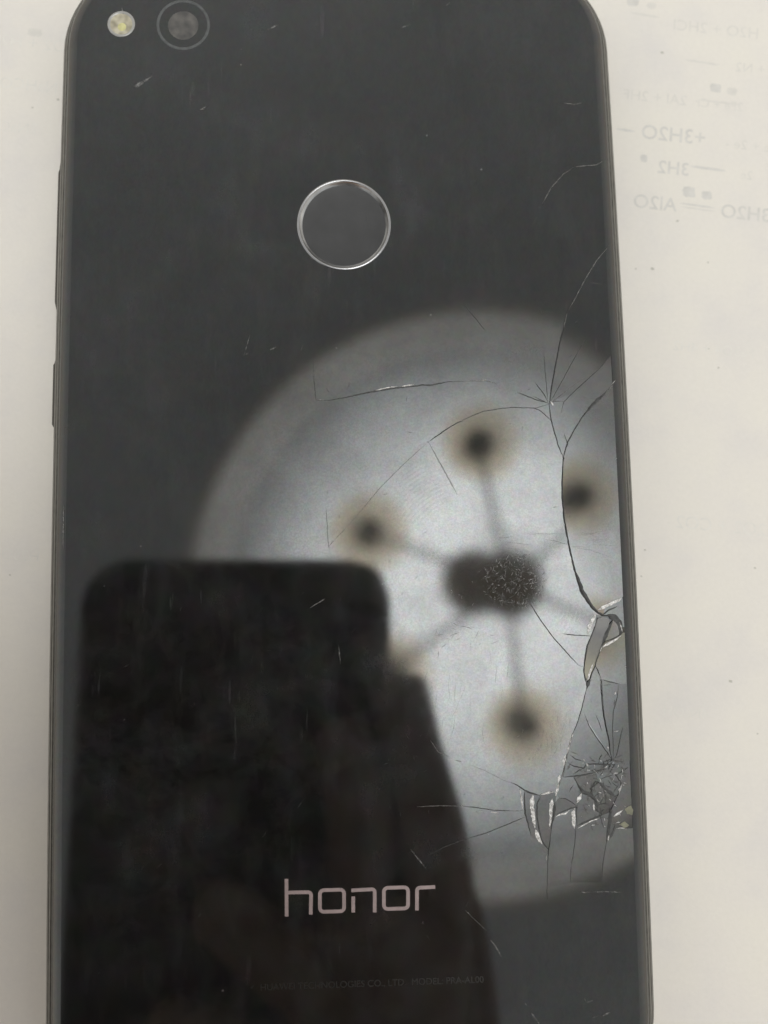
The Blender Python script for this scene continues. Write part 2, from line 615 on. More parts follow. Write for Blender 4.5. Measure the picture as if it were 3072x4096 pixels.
for s, u, v, h, m in (("H2O + 2HCl", 2690, 118, 1.5, M_INK), ("2NO2 + N2", 2940, 285, 1.3, M_INK), ("2Al + 2HF", 2490, 395, 1.4, M_INK),
                      ("2Fe + Cr", 2780, 425, 1.2, M_INK), ("+3H2O", 2562, 552, 1.9, M_INK2), ("3Fe + 2e -", 2900, 590, 1.3, M_INK),
                      ("3H2", 2628, 690, 1.7, M_INK2), ("2e", 2960, 715, 1.2, M_INK), ("Al2O", 2530, 828, 1.8, M_INK2),
                      ("NH3H2O", 2880, 868, 1.8, M_INK2)):
    paper_text(s, u, v, h, m=m)
for s_, u_, v_, h_ in (("CO2 + H2O", -60, 175, 1.6), ("NaHCO3", -40, 345, 1.5), ("2NaCl", -20, 520, 1.4), ("H2SO4", -30, 2230, 1.3), ("Fe3O4 + 4H2", 2690, 1400, 1.3),
                       ("2Na2O2 + CO2", 2700, 2110, 1.6), ("4NaOH", 2650, 2860, 1.2)):
    paper_text(s_, u_, v_, h_, m=M_INK0)
for a, b, t, m in (((2731, 238), (2880, 260), 8, M_INK), ((2790, 398), (2965, 420), 7, M_INK), ((2463, 515), (2540, 526), 10, M_INK2),
                   ((2758, 664), (2905, 684), 10, M_INK2), ((2718, 812), (2862, 832), 7, M_INK2), ((2718, 826), (2862, 846), 6, M_INK),
                   ((2520, 50), (2640, 70), 9, M_INK)):
    vs, fs = ribbon_geo([a, b], t, 0.006, lift=0.0005, rough=0.15)
    mesh('print_rule', vs, fs, m, paper)
for u, v, wu, hv, m in ((2532, 8, 48, 34, M_INK2), (2606, 22, 36, 26, M_INK), (2862, 352, 46, 34, M_INK2), (2928, 366, 40, 32, M_INK),
                        (2756, 768, 52, 42, M_INK2), (2828, 782, 42, 34, M_INK2), (2576, 634, 28, 30, M_INK2),
                        (140, 130, 60, 34, M_INK)):
    paper_blot(u, v, wu, hv, m)
for u, v, s in ((2648, 210, 13), (232, 398, 12), (2610, 1075, 15), (2543, 1075, 8), (2832, 1050, 8), (2874, 1471, 9), (3020, 2272, 10), (2922, 2725, 15),
                (2580, 2200, 9), (130, 430, 8), (2835, 1395, 6), (2708, 885, 8), (2565, 2305, 8), (3030, 2935, 8), (2712, 882, 7), (40, 2300, 8)):
    paper_blot(u, v, s, s * 0.7, M_SPECK, 'fleck', 9, 0.009)

# ------------------------------------------------------------------ the cracked phone
phone = thing('smartphone', 'black smartphone lying face down with badly cracked glass back', 'smartphone')
loft('frame', [(1.6, 0.35), (0.75, 0.9), (0.2, 2.0), (0.0, 3.2), (0.0, 4.6), (0.08, 5.3), (0.24, 5.85), (0.44, 6.15), (0.58, 6.27)], M_FRAME, phone)
loft('frame_seam', [(0.58, 6.27), (0.62, 6.18), (0.68, 6.32)], M_FRAME_LINE, phone)
loft('frame_chamfer', [(0.68, 6.32), (0.80, 6.50), (0.96, 6.62)], M_FRAME, phone)
loft('glass_gasket', [(0.96, 6.62), (1.02, 6.52), (1.09, 6.66), (1.2, 6.6)], M_FRAME_LINE, phone)
loft('screen', [(1.6, 0.35), (2.6, 0.02)], M_INNER, phone, cap_end=True)
loft('glass_edge', [(1.16, 6.50), (1.18, 6.74), (1.28, 6.97), (1.44, 7.15), (1.68, 7.325), (1.96, 7.455), (2.28, 7.55), (2.6, ZG)], M_GLASS, phone)
loft('inner_shell', [(1.3, 6.5), (2.4, 6.6)], M_INNER, phone, cap_end=True)

# --- shards of the back glass -------------------------------------------------
MAINC = [(2254, 1830), (2252, 1870), (2250, 1933), (2250, 1990), (2258, 2077), (2276, 2179), (2281, 2200), (2298, 2278),
         (2316, 2327), (2331, 2369), (2349, 2399), (2367, 2426), (2391, 2450), (2412, 2462)]
RIGHTC = [(2254, 1830), (2272, 1768), (2297, 1721), (2328, 1670), (2366, 1623), (2414, 1578), (2461, 1531)]
IMP = (2199, 1614)
DOWNC = [(2347, 2758), (2343, 2767), (2331, 2821), (2322, 2853), (2315, 2877), (2305, 2906), (2292, 2933), (2279, 2983),
         (2266, 3036), (2256, 3075), (2246, 3109), (2236, 3142), (2226, 3175), (2219, 3215), (2216, 3264), (2209, 3288),
         (2204, 3331), (2199, 3381), (2193, 3414), (2191, 3467), (2189, 3546)]
EDGE_R = 2700
# name: polygon in photo pixels, tilt (degrees) about the phone's long and short axis
SH = [
    ([(2199, 1614), (2197, 1623), (2205, 1680), (2218, 1727), (2234, 1784), (2254, 1830)] + RIGHTC[1:] + [(EDGE_R, 1400), (EDGE_R, 1150), (2500, 1360), (2392, 1479), (2335, 1531), (2287, 1575)], -0.8, 0),
    (MAINC[:-1] + [(2412, 2462), (2421, 2423), (2451, 2411), (2475, 2402), (2491, 2387), (EDGE_R, 2300), (EDGE_R, 1420), (2461, 1531)] + list(reversed(RIGHTC[1:-1])), -1.25, 0),
    ([(2384, 2459), (2412, 2462), (2436, 2462), (2457, 2468), (2448, 2489), (2430, 2525), (2418, 2553), (2409, 2583), (2397, 2616), (2385, 2646),
      (2382, 2664), (2370, 2688), (2361, 2718), (2350, 2733), (2340, 2718), (2335, 2688), (2337, 2652), (2343, 2616), (2349, 2583), (2361, 2553), (2370, 2531), (2382, 2501)], -3, 2),
    ([(2457, 2468), (2475, 2489), (2483, 2510), (2485, 2532), (2475, 2547), (2445, 2559), (2421, 2565), (2430, 2525), (2448, 2489)], -2, 0.5),
    ([(2412, 2462), (2421, 2423), (2451, 2411), (2475, 2402), (2491, 2387), (EDGE_R, 2300), (EDGE_R, 2480), (2483, 2510), (2475, 2489), (2457, 2468), (2436, 2462)], -2.2, -1),
    ([(2350, 2733), (2361, 2718), (2370, 2688), (2382, 2664), (2391, 2679), (2400, 2703), (2409, 2773), (2412, 2818), (2415, 2850), (2425, 2906), (2438, 2963), (2441, 3009), (2450, 3040),
      (2348, 2880), (2322, 2853), (2331, 2821)], -1.6, 0.2),
    ([(2382, 2664), (2385, 2646), (2397, 2616), (2409, 2583), (2421, 2565), (2445, 2559), (2475, 2547), (2485, 2532), (EDGE_R, 2500), (EDGE_R, 2740), (2479, 2736), (2436, 2727), (2406, 2718), (2391, 2679)], -1.5, 0.2),
    ([(2406, 2718), (2436, 2727), (2479, 2736), (EDGE_R, 2740), (EDGE_R, 3000), (2461, 3056), (2450, 3040), (2441, 3009), (2425, 2906), (2415, 2850), (2409, 2773)], -2.2, 0.3),
    ([(2322, 2853), (2348, 2880), (2358, 2906), (2382, 2943), (2408, 2979), (2431, 3012), (2450, 3040), (2425, 3059), (2382, 3056), (2335, 3046), (2302, 3036), (2266, 3036),
      (2279, 2983), (2292, 2933), (2305, 2906), (2315, 2877)], -1.9, 0.2),
    ([(2266, 3036), (2302, 3036), (2335, 3046), (2382, 3056), (2425, 3059), (2461, 3056), (2441, 3089), (2382, 3089), (2342, 3099), (2295, 3105), (2252, 3109)], -1.6, 0.5),
    ([(2252, 3109), (2295, 3105), (2312, 3138), (2332, 3168), (2316, 3200), (2309, 3225), (2262, 3195), (2236, 3192), (2226, 3175), (2236, 3142)], -1.0, 0.3),
    ([(2295, 3105), (2342, 3099), (2382, 3089), (2395, 3129), (2365, 3155), (2372, 3188), (2332, 3168), (2312, 3138)], -2.2, 0.9),
    ([(2332, 3168), (2372, 3188), (2382, 3201), (2388, 3241), (2408, 3261), (2365, 3278), (2335, 3291), (2309, 3304), (2305, 3248), (2309, 3225), (2316, 3200)], -1.0, 0.3),
    ([(2236, 3192), (2262, 3195), (2309, 3225), (2282, 3235), (2249, 3248), (2219, 3261), (2219, 3215)], -1.4, 0.8),
    ([(2382, 3089), (2441, 3089), (2468, 3105), (2484, 3132), (2481, 3165), (2468, 3188), (2448, 3178), (2421, 3155), (2395, 3129)], -1.2, 0),
    ([(2395, 3129), (2421, 3155), (2448, 3178), (2468, 3188), (2441, 3248), (2408, 3261), (2388, 3241), (2382, 3201), (2372, 3188), (2365, 3155)], -1.7, 0.9),
    ([(2461, 3056), (EDGE_R, 3000), (EDGE_R, 3260), (2491, 3241), (2441, 3248), (2468, 3188), (2481, 3165), (2484, 3132), (2468, 3105), (2441, 3089)], -2.2, -0.5),
    ([(2441, 3248), (2491, 3241), (EDGE_R, 3260), (EDGE_R, 3300), (2508, 3314), (2464, 3314), (2448, 3347), (2425, 3367), (2435, 3314)], -1.3, 0.3),
    ([(2098, 3168), (2131, 3175), (2159, 3180), (2149, 3215), (2148, 3264), (2156, 3314), (2166, 3357), (2179, 3381), (2168, 3377), (2125, 3347), (2113, 3298), (2101, 3255), (2098, 3208)], -0.8, 0.8),
    ([(2159, 3180), (2209, 3168), (2226, 3175), (2219, 3215), (2216, 3264), (2209, 3288), (2204, 3331), (2199, 3381), (2193, 3397), (2179, 3381), (2166, 3357), (2156, 3314), (2148, 3264), (2149, 3215)], -0.8, 1),
    ([(2219, 3261), (2249, 3248), (2282, 3235), (2309, 3225), (2305, 3248), (2309, 3304), (2304, 3308), (2300, 3367), (2294, 3414), (2285, 3463), (2282, 3530), (2189, 3546), (2191, 3467), (2193, 3414), (2199, 3381), (2204, 3331), (2209, 3288)], -0.12, 0.05),
    ([(2309, 3304), (2335, 3291), (2365, 3278), (2408, 3261), (2441, 3248), (2435, 3314), (2425, 3367), (2418, 3414), (2411, 3463), (2408, 3530), (2282, 3530), (2285, 3463), (2294, 3414), (2300, 3367), (2304, 3308)], -0.25, 0.05),
    ([(2438, 981), (2385, 1044), (2336, 1126), (2298, 1198), (2269, 1251), (2254, 1314), (2240, 1373), (2227, 1442), (2218, 1490), (2208, 1547), (2199, 1612),
      (2287, 1575), (2335, 1531), (2392, 1479), (2500, 1360), (EDGE_R, 1150), (EDGE_R, 760)], -1.5, 0.1),
]


def inside(p, poly):
    x, y = p
    c = False
    n = len(poly)
    for i in range(n):
        x1, y1 = poly[i]
        x2, y2 = poly[(i + 1) % n]
        if (y1 > y) != (y2 > y) and x < (x2 - x1) * (y - y1) / (y2 - y1) + x1:
            c = not c
    return c


FPX, FPY = P(1376, 898)[:2]
FPR = 5.72
out_pts = outline(2.6)
cv, ce = [], []


def add_loop(pts, closed=True):
    b = len(cv)
    cv.extend(Vector(p) for p in pts)
    n = len(pts)
    for i in range(n if closed else n - 1):
        ce.append((b + i, b + (i + 1) % n))


add_loop(out_pts)
add_loop([(FPX + FPR * math.cos(2 * math.pi * i / 96), FPY + FPR * math.sin(2 * math.pi * i / 96)) for i in range(96)])
polys = []
for pl, tx, ty in SH:
    q = [P(u, v)[:2] for u, v in pl]
    polys.append(q)
    add_loop(q)
r_v, r_e, r_f, _, _, _ = delaunay_2d_cdt(cv, ce, [], 0, 1e-5)
groups = {}
PLANE = {}
for f in r_f:
    c = sum((r_v[i] for i in f), Vector((0, 0))) / len(f)
    if not inside(c, out_pts) or math.hypot(c[0] - FPX, c[1] - FPY) < FPR:
        continue
    gid = -1
    for k, q in enumerate(polys):
        if inside(c, q):
            gid = k
            break
    groups.setdefault(gid, []).append(f)
for gid, fl in groups.items():
    used = sorted({i for f in fl for i in f})
    idx = {i: k for k, i in enumerate(used)}
    if gid >= 0:
        ta, tb = math.tan(math.radians(SH[gid][1])), math.tan(math.radians(SH[gid][2]))
        zz = [ta * r_v[i][0] + tb * r_v[i][1] for i in used]
        rim = [q for i, q in zip(used, zz) if i < len(out_pts) or not inside(r_v[i] * 1.0 + (r_v[i] - Vector((XC, 8))).normalized() * 0.02, out_pts)]
        mz = sum(rim) / len(rim) if len(rim) > 2 else sum(zz) / len(zz)
        if gid == 2:
            mz = max(zz) + 0.05
        PLANE[gid] = (ta, tb, mz)
        zs = [ZG + (q - mz) for q in zz]
    else:
        zs = [ZG] * len(used)
    vs = [(r_v[i][0], r_v[i][1], z) for i, z in zip(used, zs)]
    fs = []
    ecount = {}
    for f in fl:
        t = [idx[i] for i in f]
        a, b, c = (Vector(vs[t[0]][:2]), Vector(vs[t[1]][:2]), Vector(vs[t[2]][:2]))
        if (b - a).cross(c - a) < 0:
            t.reverse()
        fs.append(tuple(t))
        for i in range(len(t)):
            ecount[(t[i], t[(i + 1) % len(t)])] = 1
    # side walls of the broken piece
    nb = len(vs)
    vs += [(x, y, min(z - 0.02, 6.95)) for x, y, z in vs]
    for (a, b) in list(ecount):
        if (b, a) not in ecount:
            fs.append((b, a, a + nb, b + nb))
    o = mesh('back_glass' if gid < 0 else 'glass_shard', vs, fs, M_GLASS, phone)
    if gid == 2:
        o['label'] = 'long narrow lifted sliver, yellowish inside'

# --- cracks -------------------------------------------------------------------
D, G, Wt = M_CRACK, M_GREY, M_CHIP
CR = [
    # impact point fan
    ([(2199, 1614), (2139, 1597), (2069, 1569)], 5, D), ([(2190, 1612), (2145, 1591), (2130, 1585)], 4, D),
    ([(2192, 1608), (2177, 1578), (2139, 1528)], 4, D), ([(2192, 1608), (2186, 1541), (2180, 1484), (2176, 1420)], 3.5, D),
    ([(2199, 1612), (2208, 1547), (2218, 1490), (2227, 1442), (2240, 1373), (2252, 1314)], 3.5, D),
    ([(2199, 1612), (2246, 1528), (2287, 1452), (2328, 1379), (2345, 1350)], 4, D),
    ([(2202, 1612), (2270, 1560), (2338, 1509)], 3.5, G), ([(2246, 1651), (2250, 1625), (2256, 1607), (2287, 1575), (2335, 1531), (2392, 1479), (2430, 1440)], 4.5, D),
    ([(2199, 1612), (2220, 1603), (2256, 1607)], 3, G),
    ([(2197, 1614), (2197, 1623), (2205, 1680), (2218, 1727), (2234, 1784), (2254, 1830)], 5, D),
    ([(2254, 1832), (2262, 1795), (2272, 1768), (2297, 1721), (2328, 1670), (2366, 1623, 10), (2414, 1578, 10), (2440, 1550, 4)], 5, D),
    ([(2414, 1578), (2461, 1531)], 4, G),
    ([(2257, 1734), (2262, 1755), (2272, 1768)], 5, D), ([(2266, 1765), (2272, 1775), (2270, 1785)], 9, D), ([(2250, 1826), (2257, 1832), (2253, 1848)], 9, D),
    ([(2197, 1616), (2145, 1632), (2088, 1631), (2050, 1629), (2011, 1633), (1935, 1645), (1890, 1662), (1834, 1688)], 4, D),
    ([(1855, 1684), (1834, 1688), (1800, 1708), (1767, 1730), (1712, 1768)], 6, D),
    ([(1712, 1768), (1660, 1815), (1606, 1865), (1522, 1949), (1438, 2050), (1387, 2109)], 4, M_FAINT),
    ([(1387, 2109), (1340, 2158)], 4, M_FAINT), ([(1340, 2158), (1315, 2185)], 4, G), ([(1708, 1765), (1716, 1772)], 9, D),
    ([(2130, 1632), (2158, 1640), (2186, 1664), (2205, 1683)], 4, D),
    ([(1716, 1772), (1767, 1865), (1830, 1979)], 7, M_FAINT),
    ([(1252, 1434), (1256, 1536)], 4.5, M_FAINT), ([(1256, 1520), (1262, 1585), (1266, 1603)], 4.5, D),
    ([(1266, 1603), (1319, 1601), (1380, 1590), (1454, 1574, 7), (1515, 1562, 9), (1573, 1553, 8), (1640, 1547), (1691, 1540, 7), (1720, 1541, 7), (1792, 1527), (1859, 1525)], 5, D),
    ([(1859, 1525), (1944, 1523), (1990, 1535)], 3, G),
    ([(1303, 2025), (1308, 2090), (1311, 2152), (1315, 2185), (1318, 2211)], 4.5, M_FAINT), ([(1312, 2182), (1318, 2187)], 7, D),
    ([(1254, 1440), (1268, 1360)], 2.5, M_FAINT),
    # top right lines
    ([(2438, 981), (2385, 1044), (2336, 1126), (2298, 1198), (2269, 1251)], 4, G),
    ([(2269, 1251), (2254, 1314)], 4, G), ([(2336, 1126), (2410, 1138)], 3, M_FAINT),
    ([(2414, 643), (2385, 660), (2336, 663), (2298, 667)], 4, G), ([(2298, 667), (2254, 696), (2206, 749), (2168, 817)], 3.5, G), ([(2155, 850), (2129, 909)], 3, M_FAINT),
    ([(1854, 1217), (1903, 1275), (1941, 1323)], 4, D), ([(2335, 408), (2302, 418), (2250, 412)], 3.5, G),
    # main dark crack with crushed widening
    ([(2254, 1830, 7), (2252, 1870, 6), (2250, 1933, 5), (2250, 1990, 5), (2258, 2077, 5), (2276, 2179, 6), (2281, 2200, 6), (2298, 2278, 8), (2316, 2327, 12), (2331, 2369, 15),
      (2349, 2399, 15), (2367, 2426, 16), (2391, 2450, 20), (2412, 2462, 26), (2436, 2462, 22)], 8, D),
    ([(2420, 2462, 18), (2436, 2462, 18), (2457, 2468, 22), (2475, 2489, 20), (2483, 2510, 14), (2485, 2532, 12), (2475, 2547, 6)], 12, D),
    ([(2485, 2538), (2445, 2559), (2421, 2565)], 6, D), ([(2436, 2440, 6), (2412, 2458, 14)], 10, D), ([(2470, 2425, 5), (2436, 2440, 8), (2415, 2455, 12)], 8, D),
    ([(2450, 2485, 16), (2430, 2525, 11), (2418, 2553, 13), (2409, 2583, 5), (2397, 2616, 4), (2385, 2646, 5), (2382, 2664, 7)], 8, D),
    ([(2391, 2470, 12), (2382, 2501, 6), (2370, 2531, 5), (2361, 2553, 5), (2349, 2583, 8), (2343, 2610, 6), (2337, 2652, 3), (2335, 2688, 7), (2340, 2718, 8), (2347, 2733, 16)], 6, D),
    ([(2366, 2718, 3), (2350, 2735, 18), (2347, 2758, 6)], 12, D), ([(2382, 2664), (2391, 2679), (2400, 2703)], 7, D), ([(2382, 2664), (2370, 2690), (2361, 2718)], 3, D),
    ([(2110, 2396), (2154, 2468), (2211, 2548), (2269, 2613), (2313, 2660), (2331, 2667)], 5.5, D),
    ([(2246, 2535), (2301, 2541), (2367, 2544)], 5, D), ([(2400, 2703), (2406, 2740), (2409, 2773), (2412, 2818), (2415, 2850), (2425, 2906), (2438, 2963), (2441, 3009)], 4, D),
    ([(2406, 2718), (2436, 2727), (2479, 2736)], 5, D), ([(2412, 2742), (2445, 2738)], 3, D), ([(2474, 2742), (2469, 2788), (2457, 2833), (2453, 2850), (2450, 2916), (2453, 2983), (2453, 3036)], 4.5, D),
    ([(2458, 2800), (2456, 2822)], 8, D), ([(2411, 2818), (2416, 2828)], 9, D), ([(2362, 2800), (2366, 2812)], 6, D),
    # long crack running down
    ([(2347, 2758, 6), (2343, 2767), (2331, 2821), (2322, 2853), (2315, 2877), (2305, 2906), (2292, 2933)], 3, D),
    (DOWNC[6:14], 5, G), ([(2219, 3215, 14), (2216, 3264, 9), (2209, 3288, 7), (2204, 3331, 4)], 8, D),
    ([(2204, 3331), (2199, 3381), (2193, 3414), (2191, 3467), (2189, 3546), (2188, 3600)], 3.5, D), ([(2191, 3455), (2190, 3470)], 6, D),
    ([(2338, 2857), (2358, 2906), (2382, 2943), (2408, 2979), (2431, 3012), (2448, 3039)], 4.5, D), ([(2382, 2857), (2398, 2893), (2408, 2925)], 3, D),
    ([(2491, 2910), (2478, 2966), (2468, 3016), (2455, 3040)], 5, D), ([(2279, 3019), (2302, 3036), (2335, 3046)], 5, D), ([(2282, 3006), (2315, 3019)], 4, D),
    ([(2269, 3049), (2295, 3065), (2335, 3072), (2348, 3056), (2382, 3056), (2425, 3059), (2461, 3056)], 7, D), ([(2252, 3109), (2295, 3105), (2342, 3099), (2382, 3089)], 7, D),
    ([(2292, 3098), (2315, 3082), (2335, 3072)], 5, D), ([(2295, 3109), (2312, 3138), (2332, 3168, 16), (2365, 3182, 13), (2382, 3201, 10), (2388, 3241, 13), (2408, 3258, 8)], 8, D),
    ([(2408, 3261), (2365, 3278), (2335, 3291), (2309, 3304)], 9, D), ([(2309, 3304), (2305, 3248), (2309, 3228), (2282, 3235), (2249, 3248), (2219, 3261)], 6, D),
    ([(2309, 3225), (2285, 3207), (2262, 3195), (2236, 3192)], 5, D), ([(2395, 3129), (2421, 3155, 12), (2448, 3178, 12), (2468, 3188)], 9, D),
    ([(2441, 3089), (2468, 3105), (2484, 3132), (2481, 3165), (2468, 3188)], 6, D), ([(2395, 3129), (2382, 3125), (2365, 3155), (2372, 3188)], 8, D),
    ([(2441, 3230), (2441, 3270, 12), (2435, 3314, 12), (2427, 3367)], 8, D), ([(2427, 3367), (2418, 3414), (2411, 3463), (2408, 3500)], 3.5, D), ([(2461, 3300), (2450, 3330), (2436, 3355)], 9, D),
    ([(2304, 3308), (2300, 3367), (2294, 3414), (2285, 3463)], 3.5, D), ([(2285, 3463), (2283, 3500), (2282, 3530)], 3, D),
    ([(2040, 3128), (2070, 3142), (2100, 3162, 8), (2123, 3172, 8), (2159, 3182)], 5, D), ([(2098, 3165, 9), (2098, 3208, 6), (2101, 3255, 7), (2113, 3298, 7), (2125, 3347, 3)], 6, D),
    ([(2163, 3185), (2149, 3215), (2148, 3264), (2156, 3314), (2166, 3357), (2179, 3381, 9), (2193, 3397, 14)], 7, D), ([(2193, 3397, 12), (2193, 3420, 6), (2191, 3440, 3)], 7, D),
    # left-running cracks
    ([(1666, 3227), (1760, 3223), (1845, 3224)], 3.5, G), ([(1845, 3224), (1904, 3230), (1975, 3241), (2035, 3243), (2060, 3244)], 4.5, D), ([(2050, 3244), (2092, 3243)], 3, G),
    ([(2100, 3268), (2024, 3300), (1942, 3333), (1866, 3355)], 4.5, D), ([(1866, 3355), (1780, 3387), (1704, 3425)], 3.5, M_FAINT),
    ([(1720, 2960), (1755, 3010), (1780, 3018), (1800, 3030)], 3.5, G), ([(1820, 3040), (1845, 3047)], 8, G), ([(1880, 3060), (1942, 3083), (2013, 3121), (2048, 3132)], 2.5, M_FAINT),
    ([(2190, 3600), (2186, 3560)], 2, D), ([(1754, 2603), (1752, 2622), (1751, 2636)], 4, D),
    ([(2160, 1230), (2170, 1260)], 3, D),
]
for pts, wd, m in CR:
    ribbon('crack', [(p[0], p[1], p[2] * (0.85 if p[2] < 10 else 1.15)) if len(p) > 2 else p for p in pts], wd * 0.72, m, phone, rough=0.22, wob=0.55)

# bright crushed edges
CH = [
    ([(2203, 1606), (2213, 1622)], 15), ([(2384, 2457, 8), (2370, 2480, 13), (2358, 2507, 15), (2352, 2535, 10)], 12),
    ([(2392, 2440, 14), (2421, 2425, 12), (2451, 2411, 12), (2475, 2402, 8), (2491, 2387, 4)], 10),
    ([(2409, 2590, 9), (2425, 2578, 10), (2442, 2570, 9), (2463, 2559, 7), (2485, 2541, 5)], 8),
    ([(2374, 2650, 4), (2362, 2682, 8), (2354, 2712, 8), (2346, 2724, 4)], 7), ([(2478, 2488), (2486, 2512), (2489, 2530)], 3.5), ([(2410, 2583), (2402, 2600), (2396, 2620)], 3.5),
    ([(2292, 2933), (2287, 2955)], 6), ([(2284, 2952), (2279, 2975)], 8), ([(2278, 2975), (2268, 3015)], 7), ([(2262, 3020, 8), (2257, 3045, 15), (2254, 3062, 9)], 11),
    ([(2240, 3098, 8), (2237, 3116, 15), (2232, 3130, 10)], 11), ([(2236, 3135, 9), (2228, 3160, 10), (2222, 3185, 11)], 10), ([(2165, 3178), (2190, 3172), (2215, 3168)], 8),
    ([(2209, 3195, 16), (2204, 3231, 14), (2204, 3264, 9), (2199, 3298, 7), (2197, 3315, 3)], 12),
    ([(2131, 3178, 19), (2129, 3200, 18), (2128, 3231, 14), (2133, 3271, 14), (2140, 3314, 14)], 14), ([(2142, 3318, 15), (2153, 3351, 15), (2168, 3377, 9)], 14),
    ([(2079, 3152, 4), (2086, 3200, 6), (2091, 3241, 3)], 5), ([(2327, 3172, 8), (2318, 3192, 14), (2306, 3212, 14)], 12), ([(2298, 3230, 6), (2293, 3255, 14), (2294, 3288, 13), (2298, 3315, 9)], 12),
    ([(2374, 3210), (2377, 3245)], 7), ([(2346, 3052), (2352, 3066)], 11), ([(2290, 3086), (2298, 3096)], 9), ([(2398, 3112), (2404, 3128)], 9), ([(2392, 3168), (2406, 3172)], 9),
    ([(2412, 3172), (2414, 3185)], 8), ([(2456, 2926), (2474, 2924)], 7), ([(2430, 2985), (2436, 2998)], 9), ([(2487, 3136), (2480, 3160), (2476, 3180)], 5),
    ([(2310, 3314), (2335, 3300), (2365, 3284), (2400, 3272)], 4), ([(2222, 3268), (2240, 3258), (2262, 3254), (2278, 3242)], 7), ([(2455, 3266), (2475, 3252), (2492, 3240)], 9),
    ([(2464, 3314), (2486, 3312), (2508, 3316)], 3.5), ([(2436, 3340), (2432, 3362)], 7), ([(2186, 3420), (2186, 3445)], 4), ([(2462, 2766), (2459, 2780)], 8),
    ([(2330, 3034), (2342, 3046)], 6), ([(2440, 3070), (2452, 3074)], 9), ([(2420, 3062), (2430, 3070)], 7), ([(2486, 3092), (2488, 3104)], 5), ([(2496, 3222), (2502, 3228)], 8),
    ([(1845, 3222), (1849, 3227)], 6), ([(1962, 3248), (1996, 3253)], 4), ([(1915, 3243), (1930, 3244)], 3), ([(1950, 3334), (1957, 3337)], 5),
    ([(1500, 1562), (1540, 1553), (1590, 1545)], 4), ([(1600, 1546), (1655, 1538)], 5), ([(1275, 1600), (1300, 1600)], 4), ([(1924, 1521), (1950, 1519)], 5),
    ([(2130, 1640), (2145, 1642)], 6), ([(2320, 1674), (2326, 1668)], 6), ([(2446, 1540), (2462, 1520)], 3), ([(2420, 2412), (2440, 2408)], 5),
    ([(2508, 2664), (2500, 2666)], 5), ([(2462, 1838), (2468, 1832)], 5),
    # scuffs elsewhere
    ([(598, 288, 5), (606, 293, 9)], 8), ([(533, 345, 5), (560, 335, 12), (590, 318, 7), (612, 302, 4)], 6), ([(535, 348, 3), (552, 346, 8), (580, 326, 3)], 4),
    ([(575, 135), (580, 144)], 6), ([(487, 30), (494, 58)], 4), ([(1234, 1030), (1258, 1038)], 6), ([(1342, 1389), (1348, 1394)], 10), ([(1168, 1606), (1176, 1610)], 9),
    ([(603, 1422), (608, 1428)], 6), ([(920, 507), (926, 511)], 5), ([(963, 195), (967, 199)], 6), ([(2320, 3568), (2340, 3570), (2360, 3568)], 6), ([(2366, 3568), (2430, 3567), (2486, 3569)], 3),
    ([(2345, 4010), (2372, 4002)], 5), ([(2370, 4068), (2408, 4062)], 4), ([(2408, 4066), (2420, 4058), (2445, 4046)], 5), ([(2096, 4010), (2108, 4022)], 4), ([(2126, 4052), (2138, 4070), (2158, 4096)], 6),
    ([(2318, 3962), (2322, 3975)], 3), ([(2338, 3990), (2344, 4010)], 3), ([(2500, 3958), (2512, 3954)], 3),
    ([(1640, 3394), (1668, 3430), (1705, 3475)], 4.5), ([(1860, 3640), (1900, 3680), (1945, 3722)], 3), ([(1960, 3756), (1985, 3790), (2005, 3826)], 4),
    ([(1690, 2994), (1697, 2998)], 8), ([(1664, 3022), (1670, 3030)], 8), ([(2092, 2918), (2090, 2930)], 4), ([(492, 2884), (500, 2876)], 8), ([(392, 3896), (398, 3890)], 4),
    ([(1360, 2400), (1364, 2392)], 6), ([(1240, 2432), (1275, 2410), (1300, 2395)], 4), ([(1355, 2582), (1358, 2620), (1362, 2655)], 4), ([(1525, 2340), (1532, 2335)], 4),
    ([(256, 2020), (254, 2070), (252, 2200)], 4), ([(690, 1180), (700, 1184)], 4), ([(800, 440), (820, 436)], 4), ([(560, 440), (570, 434)], 4),
    ([(1070, 120), (1100, 104), (1118, 98)], 5), ([(1000, 118), (1015, 120)], 5), ([(795, 440), (830, 425)], 4), ([(758, 385), (766, 400)], 5), ([(1780, 25), (1800, 10)], 4), ([(1600, 112), (1650, 96)], 3),
    ([(2505, 3500), (2508, 3512)], 4), ([(2432, 1190), (2450, 1180)], 4), ([(2300, 1290), (2310, 1284)], 5), ([(1735, 1215), (1740, 1222)], 4),
    ([(980, 1420), (992, 1412)], 7), ([(975, 1425), (1000, 1340)], 2.5), ([(1080, 1400), (1105, 1388)], 7), ([(1050, 1352), (1075, 1340)], 3),
]
SC0 = next(k for k, c in enumerate(CH) if c[0][0][:2] == (598, 288))
DULL = set(range(SC0, len(CH)))
for k, (pts, wd) in enumerate(CH):
    ribbon('chipped_edge' if k < SC0 else 'scuff', pts, wd, M_SCRATCH if k in DULL else Wt, phone, z=ZG + 0.03, rough=0.22, wob=0.6, step=7, lift=0.05)

